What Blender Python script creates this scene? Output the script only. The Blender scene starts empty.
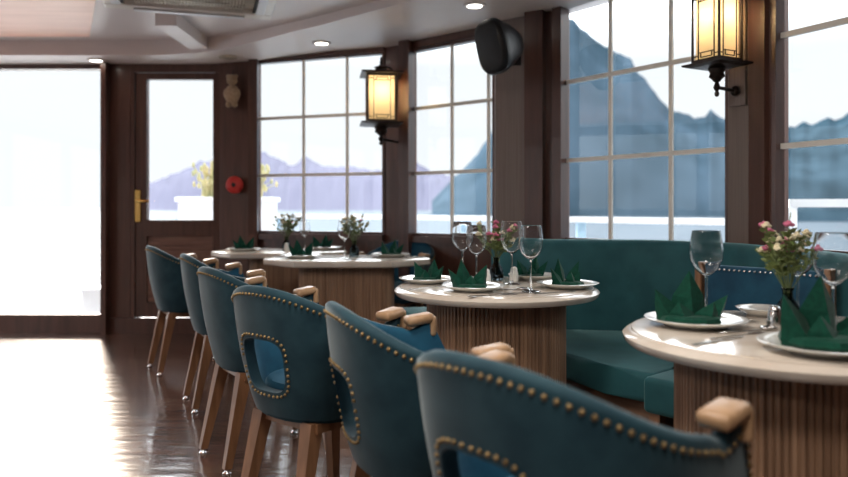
import bpy, bmesh, math, random
from mathutils import Vector, Matrix
random.seed(7)
PI = math.pi
C = bpy.context.scene.collection
F, H, U0, V0 = 720.0, 1.075, 424.0, 208.0

# ------------------------------------------------------------------ materials
def new_mat(name):
    m = bpy.data.materials.new(name); m.use_nodes = True
    nt = m.node_tree; nt.nodes.clear()
    out = nt.nodes.new('ShaderNodeOutputMaterial')
    return m, nt, out
def pbr(name, col, rough=.5, metal=0., spec=.5, var=None, scale=(8,8,8), bump=0., sheen=0., sheen_col=None, coat=0., detail=4, kind='noise', emit=None, emit_s=0):
    m, nt, out = new_mat(name)
    b = nt.nodes.new('ShaderNodeBsdfPrincipled')
    b.inputs['Base Color'].default_value = (*col, 1)
    b.inputs['Roughness'].default_value = rough
    b.inputs['Metallic'].default_value = metal
    b.inputs['Specular IOR Level'].default_value = spec
    b.inputs['Sheen Weight'].default_value = sheen
    b.inputs['Coat Weight'].default_value = coat
    if sheen_col: b.inputs['Sheen Tint'].default_value = (*sheen_col, 1)
    b.inputs['Sheen Roughness'].default_value = .35
    if emit:
        b.inputs['Emission Color'].default_value = (*emit, 1); b.inputs['Emission Strength'].default_value = emit_s
    tc = nt.nodes.new('ShaderNodeTexCoord'); mp = nt.nodes.new('ShaderNodeMapping')
    mp.inputs['Scale'].default_value = scale
    nt.links.new(tc.outputs['Object'], mp.inputs['Vector'])
    n = nt.nodes.new('ShaderNodeTexNoise'); n.inputs['Scale'].default_value = 1; n.inputs['Detail'].default_value = detail
    nt.links.new(mp.outputs[0], n.inputs['Vector'])
    if var is None: var = tuple(c*.75 for c in col)
    r = nt.nodes.new('ShaderNodeValToRGB')
    r.color_ramp.elements[0].position = .35; r.color_ramp.elements[1].position = .65
    r.color_ramp.elements[0].color = (*var, 1); r.color_ramp.elements[1].color = (*col, 1)
    nt.links.new(n.outputs['Fac'], r.inputs[0]); nt.links.new(r.outputs[0], b.inputs['Base Color'])
    if bump:
        bp = nt.nodes.new('ShaderNodeBump'); bp.inputs['Strength'].default_value = bump; bp.inputs['Distance'].default_value = .005
        nt.links.new(n.outputs['Fac'], bp.inputs['Height']); nt.links.new(bp.outputs[0], b.inputs['Normal'])
    nt.links.new(b.outputs[0], out.inputs[0])
    return m
M = {}
M['velvet'] = pbr('teal_velvet', (.015,.050,.068), .75, var=(.008,.034,.050), scale=(14,14,14), sheen=.55, sheen_col=(.75,.85,.88), spec=.25)
M['velvet_in'] = pbr('blue_lining_velvet', (.012,.085,.150), .75, var=(.007,.060,.112), scale=(14,14,14), sheen=.4, sheen_col=(.5,.8,.95), spec=.25)
M['velvet_navy'] = pbr('navy_velvet', (.012,.07,.12), .75, var=(.008,.045,.085), scale=(14,14,14), sheen=.3, sheen_col=(.5,.8,.95), spec=.25)
M['velvet_bench'] = pbr('bench_velvet', (.024,.110,.125), .70, var=(.016,.082,.096), scale=(9,9,9), sheen=.4, sheen_col=(.5,.9,.9), spec=.3)
M['brass_nail'] = pbr('aged_brass', (.34,.24,.11), .35, metal=.9, var=(.20,.135,.06), scale=(60,60,60))
M['brass'] = pbr('polished_brass', (.75,.52,.18), .25, metal=1, var=(.65,.44,.14))
M['steel'] = pbr('steel', (.7,.7,.7), .18, metal=1, var=(.6,.6,.6))
M['leg_wood'] = pbr('walnut_leg', (.26,.13,.065), .38, var=(.17,.08,.038), scale=(30,30,4))
M['arm_wood'] = pbr('oak_arm', (.42,.26,.145), .4, var=(.32,.19,.10), scale=(40,8,40))
M['dark_wood'] = pbr('dark_mahogany', (.105,.045,.032), .33, var=(.068,.029,.020), scale=(22,22,2.2), coat=.2)
M['facet_wood'] = pbr('brushed_brown_panel', (.20,.15,.125), .42, var=(.16,.115,.095), scale=(120,120,2))
M['louvre'] = pbr('louvre_wood', (.27,.15,.11), .45, var=(.20,.10,.075), scale=(4,22,22))
M['reed'] = pbr('reeded_walnut', (.37,.225,.14), .45, var=(.20,.115,.07), scale=(45,45,1.5))
M['plinth'] = pbr('plinth_wood', (.22,.13,.085), .5, var=(.15,.085,.055), scale=(4,4,30))
M['marble'] = pbr('cream_marble', (.70,.63,.55), .16, var=(.58,.50,.42), scale=(5,9,5), coat=.3, detail=8)
M['porcelain'] = pbr('porcelain', (.78,.78,.74), .15, var=(.74,.74,.70), coat=.5)
M['napkin'] = pbr('green_linen', (.004,.060,.037), .85, var=(.003,.042,.026), scale=(90,90,90), sheen=.15, spec=.2)
M['black_plastic'] = pbr('black_plastic', (.012,.012,.014), .4, var=(.009,.009,.010))
M['black_grille'] = pbr('black_mesh', (.010,.010,.012), .6, var=(.005,.005,.006), scale=(200,200,200))
M['iron'] = pbr('bronze_iron', (.035,.022,.016), .42, metal=.5, var=(.022,.013,.010), scale=(25,25,25))
M['ceil'] = pbr('ceiling_paint', (.80,.73,.71), .42, var=(.77,.70,.68), scale=(2,2,2), spec=.5)
M['ceil_in'] = pbr('ceiling_inner_paint', (.72,.66,.65), .38, var=(.69,.63,.62), scale=(2,2,2))
M['ceil_panel'] = pbr('ceiling_veneer', (.88,.47,.32), .38, var=(.80,.40,.26), scale=(1.5,14,8))
M['ac_white'] = pbr('unit_metal', (.80,.76,.70), .35, var=(.74,.70,.64))
M['ac_grille'] = pbr('grille_metal', (.72,.66,.56), .4, metal=.3, var=(.35,.3,.24))
M['ac_back'] = pbr('grille_backing', (.50,.43,.34), .6)
M['pale_blue'] = pbr('pale_blue_paint', (.42,.62,.78), .4)
M['slot_shade'] = pbr('slot_shade', (.03,.025,.02), .8)
M['muntin'] = pbr('pale_muntin', (.85,.80,.72), .35, var=(.80,.74,.66))
M['white_paint'] = pbr('white_paint', (.80,.82,.84), .4, var=(.76,.78,.80))
M['deck'] = pbr('deck_white', (.70,.71,.72), .5, var=(.62,.63,.64), scale=(1,12,1))
M['red'] = pbr('red_enamel', (.60,.035,.03), .4, var=(.5,.03,.025))
M['plush'] = pbr('tan_plush', (.45,.33,.22), .95, var=(.33,.23,.15), scale=(50,50,50), bump=.8, sheen=.3)
M['leaf'] = pbr('olive_leaf', (.16,.20,.055), .6, var=(.10,.14,.04), scale=(30,30,30))
M['stem'] = pbr('green_stem', (.12,.16,.05), .6)
M['pink'] = pbr('pink_petal', (.62,.16,.26), .7, var=(.45,.09,.18), scale=(50,50,50))
M['cream_petal'] = pbr('cream_petal', (.75,.68,.48), .7, var=(.65,.55,.35), scale=(50,50,50))
M['reeds'] = pbr('golden_reed', (.55,.46,.24), .8, var=(.36,.38,.20))
M['flame'] = pbr('lamp_emitter', (1,.9,.7), .5, emit=(1,.80,.52), emit_s=150)
M['down'] = pbr('downlight_emitter', (1,1,1), .5, emit=(1,.93,.82), emit_s=9)
M['rock_far'] = pbr('haze_tinted_far_hills', (.135,.135,.180), 1, var=(.120,.120,.165), scale=(.004,.004,.004), spec=0)  # distance haze painted in as a pale violet base colour
M['rock'] = pbr('wooded_hills', (.060,.092,.124), 1, var=(.030,.052,.070), scale=(.02,.02,.03), spec=0, detail=8)  # woodland colour with blue-grey air haze mixed in
M['rock_near'] = pbr('wooded_headland', (.036,.064,.086), 1, var=(.016,.032,.044), scale=(.07,.07,.09), spec=0, detail=8)  # blue of the haze is part of this base colour too

def floor_mat():
    m, nt, out = new_mat('plank_floor')
    b = nt.nodes.new('ShaderNodeBsdfPrincipled')
    tc = nt.nodes.new('ShaderNodeTexCoord')
    mp = nt.nodes.new('ShaderNodeMapping'); mp.inputs['Rotation'].default_value = (0,0,.12)
    br = nt.nodes.new('ShaderNodeTexBrick')
    br.inputs['Color1'].default_value = (.20,.115,.085,1); br.inputs['Color2'].default_value = (.115,.062,.046,1)
    br.inputs['Mortar'].default_value = (.02,.01,.008,1)
    br.inputs['Scale'].default_value = 1; br.inputs['Mortar Size'].default_value = .0025
    br.inputs['Brick Width'].default_value = .7; br.inputs['Row Height'].default_value = .09
    nt.links.new(tc.outputs['Object'], mp.inputs[0]); nt.links.new(mp.outputs[0], br.inputs['Vector'])
    mp2 = nt.nodes.new('ShaderNodeMapping'); mp2.inputs['Scale'].default_value = (3,40,1); mp2.inputs['Rotation'].default_value = (0,0,.12)
    n = nt.nodes.new('ShaderNodeTexNoise'); n.inputs['Scale'].default_value = 1; n.inputs['Detail'].default_value = 5
    nt.links.new(tc.outputs['Object'], mp2.inputs[0]); nt.links.new(mp2.outputs[0], n.inputs['Vector'])
    mx = nt.nodes.new('ShaderNodeMix'); mx.data_type = 'RGBA'; mx.blend_type = 'MULTIPLY'; mx.inputs[0].default_value = .6
    nt.links.new(br.outputs[0], mx.inputs[6]); nt.links.new(n.outputs['Color'], mx.inputs[7])
    nt.links.new(mx.outputs[2], b.inputs['Base Color'])
    b.inputs['Roughness'].default_value = .21
    b.inputs['Coat Weight'].default_value = .5; b.inputs['Coat Roughness'].default_value = .1
    mp3 = nt.nodes.new('ShaderNodeMapping'); mp3.inputs['Scale'].default_value = (3,14,1)
    n3 = nt.nodes.new('ShaderNodeTexNoise'); n3.inputs['Scale'].default_value = 1; n3.inputs['Detail'].default_value = 2
    nt.links.new(tc.outputs['Object'], mp3.inputs[0]); nt.links.new(mp3.outputs[0], n3.inputs['Vector'])
    bp = nt.nodes.new('ShaderNodeBump'); bp.inputs['Strength'].default_value = .35; bp.inputs['Distance'].default_value = .01
    nt.links.new(n3.outputs['Fac'], bp.inputs['Height']); nt.links.new(bp.outputs[0], b.inputs['Normal'])
    nt.links.new(bp.outputs[0], b.inputs['Coat Normal'])
    nt.links.new(b.outputs[0], out.inputs[0]); return m
M['floor'] = floor_mat()
def water_mat():
    m, nt, out = new_mat('lake_water')
    d_ = nt.nodes.new('ShaderNodeBsdfDiffuse'); d_.inputs[0].default_value = (.045,.060,.075,1)
    b = nt.nodes.new('ShaderNodeBsdfGlossy'); b.inputs['Roughness'].default_value = .3; b.inputs[0].default_value = (.9,.95,1,1)
    mx = nt.nodes.new('ShaderNodeMixShader'); mx.inputs[0].default_value = .09
    nt.links.new(d_.outputs[0], mx.inputs[1]); nt.links.new(b.outputs[0], mx.inputs[2])
    tc = nt.nodes.new('ShaderNodeTexCoord'); mp = nt.nodes.new('ShaderNodeMapping'); mp.inputs['Scale'].default_value = (.16,.10,1)
    n = nt.nodes.new('ShaderNodeTexNoise'); n.inputs['Scale'].default_value = 1; n.inputs['Detail'].default_value = 6
    nt.links.new(tc.outputs['Object'], mp.inputs[0]); nt.links.new(mp.outputs[0], n.inputs['Vector'])
    bp = nt.nodes.new('ShaderNodeBump'); bp.inputs['Strength'].default_value = 1; bp.inputs['Distance'].default_value = .8
    nt.links.new(n.outputs['Fac'], bp.inputs['Height']); nt.links.new(bp.outputs[0], b.inputs['Normal'])
    nt.links.new(mx.outputs[0], out.inputs[0]); return m
M['water'] = water_mat()
def pane_mat(name, tint, gl=.06):
    m, nt, out = new_mat(name)
    t = nt.nodes.new('ShaderNodeBsdfTransparent'); t.inputs[0].default_value = (*tint,1)
    g = nt.nodes.new('ShaderNodeBsdfGlossy'); g.inputs['Roughness'].default_value = .02
    lw = nt.nodes.new('ShaderNodeFresnel'); lw.inputs['IOR'].default_value = 1.35
    mx = nt.nodes.new('ShaderNodeMixShader')
    nt.links.new(lw.outputs[0], mx.inputs[0]); nt.links.new(t.outputs[0], mx.inputs[1]); nt.links.new(g.outputs[0], mx.inputs[2])
    nt.links.new(mx.outputs[0], out.inputs[0]); return m
M['pane'] = pane_mat('window_glass', (.965,.985,1.0))
def glass_mat():
    m, nt, out = new_mat('crystal')
    g = nt.nodes.new('ShaderNodeBsdfGlass'); g.inputs['IOR'].default_value = 1.33; g.inputs['Roughness'].default_value = 0
    nt.links.new(g.outputs[0], out.inputs[0]); return m
M['glass'] = glass_mat()
def shade_mat():
    m, nt, out = new_mat('lantern_parchment')
    t = nt.nodes.new('ShaderNodeBsdfTranslucent'); t.inputs[0].default_value = (.95,.80,.52,1)
    d = nt.nodes.new('ShaderNodeBsdfDiffuse'); d.inputs[0].default_value = (.9,.78,.55,1)
    tc = nt.nodes.new('ShaderNodeTexCoord'); n = nt.nodes.new('ShaderNodeTexNoise'); n.inputs['Scale'].default_value = 14
    nt.links.new(tc.outputs['Object'], n.inputs['Vector'])
    r = nt.nodes.new('ShaderNodeValToRGB'); r.color_ramp.elements[0].color = (.97,.90,.76,1); r.color_ramp.elements[1].color = (1,.96,.86,1)
    nt.links.new(n.outputs['Fac'], r.inputs[0]); nt.links.new(r.outputs[0], t.inputs[0])
    mx = nt.nodes.new('ShaderNodeMixShader'); mx.inputs[0].default_value = .25
    nt.links.new(t.outputs[0], mx.inputs[1]); nt.links.new(d.outputs[0], mx.inputs[2]); nt.links.new(mx.outputs[0], out.inputs[0]); return m
M['shade'] = shade_mat()

# ------------------------------------------------------------------ helpers
def obj(name, bm, m, parent=None, smooth=False, angle=None):
    me = bpy.data.meshes.new(name)
    bmesh.ops.recalc_face_normals(bm, faces=bm.faces)
    bm.to_mesh(me); bm.free()
    if smooth:
        for p in me.polygons: p.use_smooth = True
        if angle:
            try: me.set_sharp_from_angle(angle=math.radians(angle))
            except Exception: pass
    me.materials.append(M[m] if isinstance(m, str) else m)
    o = bpy.data.objects.new(name, me); C.objects.link(o)
    if parent: o.parent = parent
    return o
def tag(o, label=None, cat=None, group=None, kind=None):
    if label: o['label'] = label
    if cat: o['category'] = cat
    if group: o['group'] = group
    if kind: o['kind'] = kind
    return o
def thing(name, label, cat, loc=(0,0,0), rz=0, group=None):
    o = bpy.data.objects.new(name, None); C.objects.link(o)
    o.location = loc; o.rotation_euler = (0,0,rz); o.empty_display_size = .1
    return tag(o, label, cat, group)
def dup(root, loc, rz, label=None, group=None, scale=None):
    r = root.copy(); C.objects.link(r); r.location = loc; r.rotation_euler = (0,0,rz)
    if label: r['label'] = label
    if group: r['group'] = group
    if scale: r.scale = scale
    for ch in list(root.children):
        c = ch.copy(); C.objects.link(c); c.parent = r
        for g in ch.children:
            d = g.copy(); C.objects.link(d); d.parent = c
    return r
def box(bm, c, s, rz=0, bev=0, rot=None):
    r = bmesh.ops.create_cube(bm, size=1); vs = r['verts']
    bmesh.ops.scale(bm, vec=s, verts=vs)
    if bev:
        es = list({e for v in vs for e in v.link_edges})
        rr = bmesh.ops.bevel(bm, geom=es, offset=bev, segments=3, affect='EDGES', profile=.5)
        vs = list({v for f in rr['faces'] for v in f.verts} | {v for v in vs if v.is_valid})
    if rot is not None: bmesh.ops.rotate(bm, cent=(0,0,0), matrix=rot, verts=vs)
    if rz: bmesh.ops.rotate(bm, cent=(0,0,0), matrix=Matrix.Rotation(rz,3,'Z'), verts=vs)
    bmesh.ops.translate(bm, vec=c, verts=vs)
    return vs
def lathe(bm, prof, n=32, c=(0,0,0), axis=None):
    rings = []
    for r, z in prof:
        if r < 1e-5: rings.append([bm.verts.new((0,0,z))])
        else: rings.append([bm.verts.new((r*math.cos(2*PI*i/n), r*math.sin(2*PI*i/n), z)) for i in range(n)])
    for a, b in zip(rings, rings[1:]):
        for i in range(n):
            j = (i+1) % n
            if len(a)==1 and len(b)==1: continue
            if len(a)==1: bm.faces.new((a[0], b[i], b[j]))
            elif len(b)==1: bm.faces.new((a[i], a[j], b[0]))
            else: bm.faces.new((a[i], a[j], b[j], b[i]))
    vs = [v for r in rings for v in r]
    if axis is not None: bmesh.ops.rotate(bm, cent=(0,0,0), matrix=axis, verts=vs)
    bmesh.ops.translate(bm, vec=c, verts=vs)
    return vs
def tube(bm, pts, r, n=8, r2=None):
    pts = [Vector(p) for p in pts]; rings = []
    for i, p in enumerate(pts):
        d = (pts[min(i+1,len(pts)-1)]-pts[max(i-1,0)]).normalized()
        a = d.cross(Vector((0,0,1)))
        if a.length < 1e-3: a = Vector((1,0,0))
        a.normalize(); b = d.cross(a)
        rr = r if r2 is None else r+(r2-r)*i/(len(pts)-1)
        rings.append([bm.verts.new(p+rr*(math.cos(2*PI*k/n)*a+math.sin(2*PI*k/n)*b)) for k in range(n)])
    for A, B in zip(rings, rings[1:]):
        for k in range(n): bm.faces.new((A[k], A[(k+1)%n], B[(k+1)%n], B[k]))
    bm.faces.new(rings[0]); bm.faces.new(rings[-1])
def taper(bm, a, b, sa, sb):
    """square tapered bar from a (top, half size sa) to b (bottom, half size sb)"""
    A = [bm.verts.new(Vector(a)+Vector((x*sa,y*sa,0))) for x,y in ((-1,-1),(1,-1),(1,1),(-1,1))]
    B = [bm.verts.new(Vector(b)+Vector((x*sb,y*sb,0))) for x,y in ((-1,-1),(1,-1),(1,1),(-1,1))]
    for k in range(4): bm.faces.new((A[k],A[(k+1)%4],B[(k+1)%4],B[k]))
    bm.faces.new(A); bm.faces.new(B[::-1])
def ball(bm, c, r, s=(1,1,1), u=10, v=7):
    rr = bmesh.ops.create_uvsphere(bm, u_segments=u, v_segments=v, radius=r)
    bmesh.ops.scale(bm, vec=s, verts=rr['verts']); bmesh.ops.translate(bm, vec=c, verts=rr['verts'])
def prism(bm, poly, z0, z1, bev=0, seg=4):
    a = [bm.verts.new((x,y,z0)) for x,y in poly]; b = [bm.verts.new((x,y,z1)) for x,y in poly]
    n = len(poly); top = bm.faces.new(b); bot = bm.faces.new(a[::-1])
    for i in range(n): bm.faces.new((a[i],a[(i+1)%n],b[(i+1)%n],b[i]))
    if bev:
        es = list(top.edges)+list(bot.edges)
        bmesh.ops.bevel(bm, geom=es, offset=bev, segments=seg, affect='EDGES', profile=.5)
def offset_path(path, d):
    out = []; P = [Vector(p) for p in path]
    for i, p in enumerate(P):
        t = (P[min(i+1,len(P)-1)]-P[max(i-1,0)]).normalized()
        out.append(Vector((p.x-t.y*d, p.y+t.x*d)))
    return out
def smooth_path(path, it=2):
    P = [Vector(p) for p in path]
    for _ in range(it):
        Q = [P[0]]
        for a, b in zip(P, P[1:]): Q += [a*.75+b*.25, a*.25+b*.75]
        P = Q+[P[-1]]
    return P
def sweep(bm, path, prof):
    """sweep closed profile [(offset_to_left, z)] along 2D path; ends capped"""
    offs = [offset_path(path, d) for d, z in prof]
    rings = [[bm.verts.new((offs[k][i].x, offs[k][i].y, prof[k][1])) for k in range(len(prof))] for i in range(len(path))]
    n = len(prof)
    for A, B in zip(rings, rings[1:]):
        for k in range(n): bm.faces.new((A[k],A[(k+1)%n],B[(k+1)%n],B[k]))
    bm.faces.new(rings[0]); bm.faces.new(rings[-1][::-1])
def wallbox(bm, p0, p1, z0, z1, t0=-.04, t1=.04, z0b=None, z1b=None):
    """box along p0->p1 between heights (may slope), thickness from t0 to t1 along the left normal"""
    p0 = Vector(p0); p1 = Vector(p1); d = (p1-p0).normalized(); nrm = Vector((-d.y, d.x))
    z0b = z0 if z0b is None else z0b; z1b = z1 if z1b is None else z1b
    V = []
    for p, a, b in ((p0,z0,z1),(p1,z0b,z1b)):
        for t in (t0,t1):
            for z in (a,b):
                q = p+nrm*t; V.append(bm.verts.new((q.x,q.y,z)))
    for f in ((0,1,3,2),(4,6,7,5),(0,4,5,1),(2,3,7,6),(0,2,6,4),(1,5,7,3)): bm.faces.new([V[i] for i in f])
def at(px, s): return Vector(((px-U0)/s, F/s))

# ------------------------------------------------------------------ setting
S = {'PL':(-60,115),'P105':(105,115),'P133':(133,115),'P222':(222,115.3),'A0':(257,116),'A1':(386,124),'B0':(411,127),
     'B1':(497,140),'C0':(562,151),'C1':(732,190),'D0':(778,209),'D1':(848,229)}
W = {k: at(*v) for k, v in S.items()}
W['D1'] = W['D0'] + (W['D1']-W['D0']).normalized()*1.25
W['E1'] = W['D1'] + Vector((.25,-1.3))
W['Z1'] = W['E1'] + Vector((.05,-3.2))
W['PL2'] = Vector((-6.2, 5.6)); W['PL3'] = Vector((-6.6,-2.6)); W['Zb'] = Vector((2.6,-2.6))
CH = 2.38   # perimeter soffit height at the curved windows
def struct(o): return tag(o, kind='structure')

bm = bmesh.new()
poly = [(-6.6,-2.7),(2.75,-2.7)]+[tuple(W[k]) for k in ('Z1','E1','D1','D0','C1','C0','B1','B0','A1','A0','P133','PL','PL2')]
prism(bm, poly, -.05, 0)
struct(obj('floor', bm, 'floor'))

# outer deck, water
bm = bmesh.new(); prism(bm, [(-14,5.0),(-6.9,5.0),(-6.5,5.9),(-4.3,6.42),(-1.5,6.42),(-.2,5.98),(.7,5.3),(1.1,4.95),(1.95,3.75),(2.6,2.3),(3.4,1.9),(3.9,2.3),(3.5,4.4),(1.7,6.6),(-.2,8.2),(-2.5,9.2),(-14,9.6)], -.3, -.04)
struct(obj('deck', bm, 'deck'))
bm = bmesh.new(); prism(bm, [(-3000,4),(3000,-400),(3000,5000),(-3000,5000)], -3.4, -3.0)
struct(obj('lake', bm, 'water'))

# walls below windows, headers, pillars
def dado(name, a, b, z1=.86):
    bm = bmesh.new(); wallbox(bm, a, b, 0, z1-.05)
    wallbox(bm, a, b, z1-.05, z1, -.08, .05)
    return struct(obj(name, bm, 'dark_wood'))
dado('wall_far', W['A0'], W['A1']); dado('wall_corner', W['B0'], W['B1']); dado('wall_right', W['C0'], W['C1']); dado('wall_near_right', W['D0'], W['D1'])
bm = bmesh.new(); wallbox(bm, W['D1'], W['E1'], 0, 2.6); wallbox(bm, W['E1'], W['Z1'], 0, 2.6)
struct(obj('wall_behind_right', bm, 'dark_wood'))
bm = bmesh.new(); wallbox(bm, W['Zb']+Vector((.2,0)), Vector((-6.7,-2.6)), 0, 2.6)
struct(obj('wall_behind', bm, 'facet_wood'))

def pillar(name, parts, m='dark_wood', zt=2.5, kind='structure'):
    bm = bmesh.new()
    for a, b, t0, t1 in parts: wallbox(bm, a, b, 0, zt, t0, t1)
    return struct(obj(name, bm, m))
pillar('trim_1', [(W['P105'], W['P133'], -.06, .08), (at(105,116.5)+Vector((0,0)), at(110,116.5), -.09, .0)], zt=2.34)
pillar('trim_2', [(W['P222'], W['A0'], -.05, .08), (at(249,117.5), at(258,117.5), -.03, .03)], zt=2.40)
pillar('trim_3', [(W['A1'], W['B0'], -.02, .08), (at(403,127.6), at(413,128.6), -.07, .03)])
# pillar between corner and right windows: brushed facet + dark post
bm = bmesh.new(); wallbox(bm, at(497,142.5), at(528,147), 0, 2.6, -.02, .10); struct(obj('trim_4', bm, 'facet_wood'))
bm = bmesh.new(); wallbox(bm, at(527,148.5), at(545,150.5), 0, 2.6, -.05, .12); wallbox(bm, at(544,149.8), at(563,152), 0, 2.6, -.0, .12)
wallbox(bm, at(556,151.5), at(565,153), 0, 2.6, -.05, .05); struct(obj('trim_5', bm, 'dark_wood'))
bm = bmesh.new(); wallbox(bm, at(731,190.5), at(757,200), 0, 2.6, -.02, .08); struct(obj('trim_6', bm, 'facet_wood'))
bm = bmesh.new(); wallbox(bm, at(756,201.5), at(772,209), 0, 2.6, -.04, .08); wallbox(bm, at(770,208), at(779,211), 0, 2.6, -.02, .06); struct(obj('trim_7', bm, 'dark_wood'))
# headers
def header(name, a, b, za, zb, top=2.6, t0=-.05, t1=.05):
    bm = bmesh.new(); wallbox(bm, a, b, za, top, t0, t1, zb, top); struct(obj(name, bm, 'dark_wood'))
header('trim_8', W['PL'], W['P105'], 2.275, 2.275, 2.36)
header('trim_9', W['A0'], W['A1'], 2.335, 2.325, 2.42)
header('trim_10', W['B0'], W['B1'], 2.315, 2.315, 2.44)
header('trim_11', W['C0'], W['C1'], 2.42, 2.42, 2.6)
header('trim_12', W['D0'], W['D1'], 2.42, 2.42, 2.6)
# threshold of large opening
bm = bmesh.new(); wallbox(bm, W['PL'], W['P105'], 0, .155, -.05, .06); struct(obj('baseboard_far', bm, 'dark_wood'))
bm = bmesh.new(); wallbox(bm, W['P105'], W['P222'], 0, .13, -.085, -.055); struct(obj('baseboard_door', bm, 'dark_wood'))
# left side posts out of frame
for i, (a, b) in enumerate((('PL','PL2'),('PL2','PL3'))):
    bm = bmesh.new(); p, q = W[a], W[b]
    wallbox(bm, p, q, 0, .3, -.04, .04); wallbox(bm, p, q, 2.25, 2.4, -.04, .04)
    n = 1 if i == 0 else 4
    for k in range(n+1):
        c = p.lerp(q, k/n); d = (q-p).normalized()*.09
        wallbox(bm, c-d, c+d, .3, 2.25, -.05, .05)
    struct(obj('wall_left', bm, 'dark_wood'))

# glazed windows
def window(idx, a, b, z0, z1, us, zs, mt=.011, tz=.013):
    root = bpy.data.objects.new('window_%d' % idx, None); C.objects.link(root); struct(root)
    d = (b-a).normalized(); fr = .022
    bm = bmesh.new()
    wallbox(bm, a, a+d*fr, z0, z1, -.03, .03); wallbox(bm, b-d*fr, b, z0, z1, -.03, .03)
    wallbox(bm, a+d*fr, b-d*fr, z0, z0+fr, -.03, .03); wallbox(bm, a+d*fr, b-d*fr, z1-fr, z1, -.03, .03)
    obj('window_frame', bm, 'dark_wood', root)
    bm = bmesh.new(); wallbox(bm, a+d*fr, b-d*fr, z0+fr, z1-fr, .006, .010); obj('glass_pane', bm, 'pane', root)
    for u in us:
        if u in (0,1): continue
        c = a.lerp(b, u); bm = bmesh.new(); wallbox(bm, c-d*mt, c+d*mt, z0+fr, z1-fr, -.012, .005); obj('muntin', bm, 'muntin', root)
    for z in zs:
        bm = bmesh.new(); wallbox(bm, a+d*fr, b-d*fr, z-tz, z+tz, -.016, .002); obj('muntin', bm, 'muntin', root)
    return root
def upx(a, b, px):   # fraction along the wall seen at a photo column
    k = (px-U0)/F; return (k*a.y-a.x)/((b.x-a.x)-k*(b.y-a.y))
A0,A1,B0,B1,C0,C1,D0,D1 = (W[k] for k in ('A0','A1','B0','B1','C0','C1','D0','D1'))
window(1, A0, A1, .86, 2.335, [upx(A0,A1,304), upx(A0,A1,347.5)], [1.353, 1.84])
window(2, B0, B1, .86, 2.315, [upx(B0,B1,452.5), upx(B0,B1,489)], [1.345, 1.85])
window(3, C0, C1, .86, 2.42, [upx(C0,C1,611), upx(C0,C1,671.5)], [1.385, 1.898])
window(4, D0, D1, .86, 2.42, [.45,.78], [1.368, 1.893])

bm = bmesh.new(); wallbox(bm, W['PL'], W['P105'], .155, 2.275, .0, .006)
root = bpy.data.objects.new('window_5', None); C.objects.link(root); struct(root)
obj('glass_pane', bm, 'pane', root)
bm = bmesh.new(); wallbox(bm, at(102.5,115.5), W['P105']+Vector((.02,0)), .155, 2.275, -.03, .03); obj('window_frame', bm, 'dark_wood', root)

# door
door = bpy.data.objects.new('door_1', None); C.objects.link(door); struct(door)
a, b = W['P133'], W['P222']
def dpx(px, s=115.1): return at(px, s)
bm = bmesh.new()
wallbox(bm, dpx(133), dpx(136.5), 0, 2.27, -.05, .05)
wallbox(bm, dpx(217), dpx(222), 0, 2.27, -.05, .05)
wallbox(bm, dpx(133), dpx(222), 2.245, 2.40, -.055, .05); obj('door_frame', bm, 'dark_wood', door)
bm = bmesh.new(); zz = lambda y: H+(V0-y)/115.1
wallbox(bm, dpx(137), dpx(148), .13, 2.24, -.03, .03); wallbox(bm, dpx(214), dpx(216.6), .13, 2.24, -.03, .03)
wallbox(bm, dpx(148), dpx(214), zz(80), 2.24, -.03, .03); wallbox(bm, dpx(148), dpx(214), zz(236), zz(220), -.03, .03)
wallbox(bm, dpx(148), dpx(214), .13, zz(302), -.03, .03)
obj('door_leaf', bm, 'dark_wood', door)
bm = bmesh.new(); wallbox(bm, dpx(148), dpx(214), zz(220), zz(80), 0, .006); obj('glass_pane', bm, 'pane', door)
bm = bmesh.new(); wallbox(bm, dpx(148), dpx(214), zz(302), zz(236), 0, .01)
k = zz(300)
while k < zz(238)-.02:
    wallbox(bm, dpx(149), dpx(213), k, k+.026, -.026, -.012); k += .040
obj('louvre_panel', bm, 'louvre', door)
bm = bmesh.new(); c = dpx(139.5); box(bm, (c.x, c.y-.038, zz(206)), (.052,.014,.28), bev=.005)
obj('handle_plate', bm, 'brass', door)
bm = bmesh.new(); tube(bm, [(c.x,c.y-.04,zz(201)),(c.x,c.y-.09,zz(201)),(c.x+.02,c.y-.10,zz(201)),(c.x+.12,c.y-.10,zz(201))], .011)
obj('door_handle', bm, 'brass', door, True, 40)

# ceilings
inner = smooth_path([(-6.4,5.80),(-2.6,5.86),(-1.72,5.80),(-1.15,5.42),(-.65,5.02),(.04,4.42),(.55,3.8),(1.0,2.9),(1.3,1.8),(1.35,-2.6)], 2)
outer = [W['PL2'],W['PL'],W['P105'],W['P222'],W['A0'],W['A1'],W['B0'],W['B1'],W['C0'],W['C1'],W['D0'],W['D1'],W['E1'],Vector((2.62,-2.6))]
def ocz(p): return 2.315 + .05*max(0,min(1,(p.x+1.9)/1.2)) + .02*max(0,min(1,(p.x+.4)/1.5))
bm = bmesh.new()
def resamp(P, n):
    P=[Vector(p) for p in P]; L=[0]
    for a_,b_ in zip(P,P[1:]): L.append(L[-1]+(b_-a_).length)
    out=[]
    for i in range(n):
        t=L[-1]*i/(n-1); k=max(j for j in range(len(L)) if L[j]<=t+1e-9); k=min(k,len(P)-2)
        out.append(P[k].lerp(P[k+1], (t-L[k])/(L[k+1]-L[k])))
    return out
RI = inner
RO = []
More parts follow.
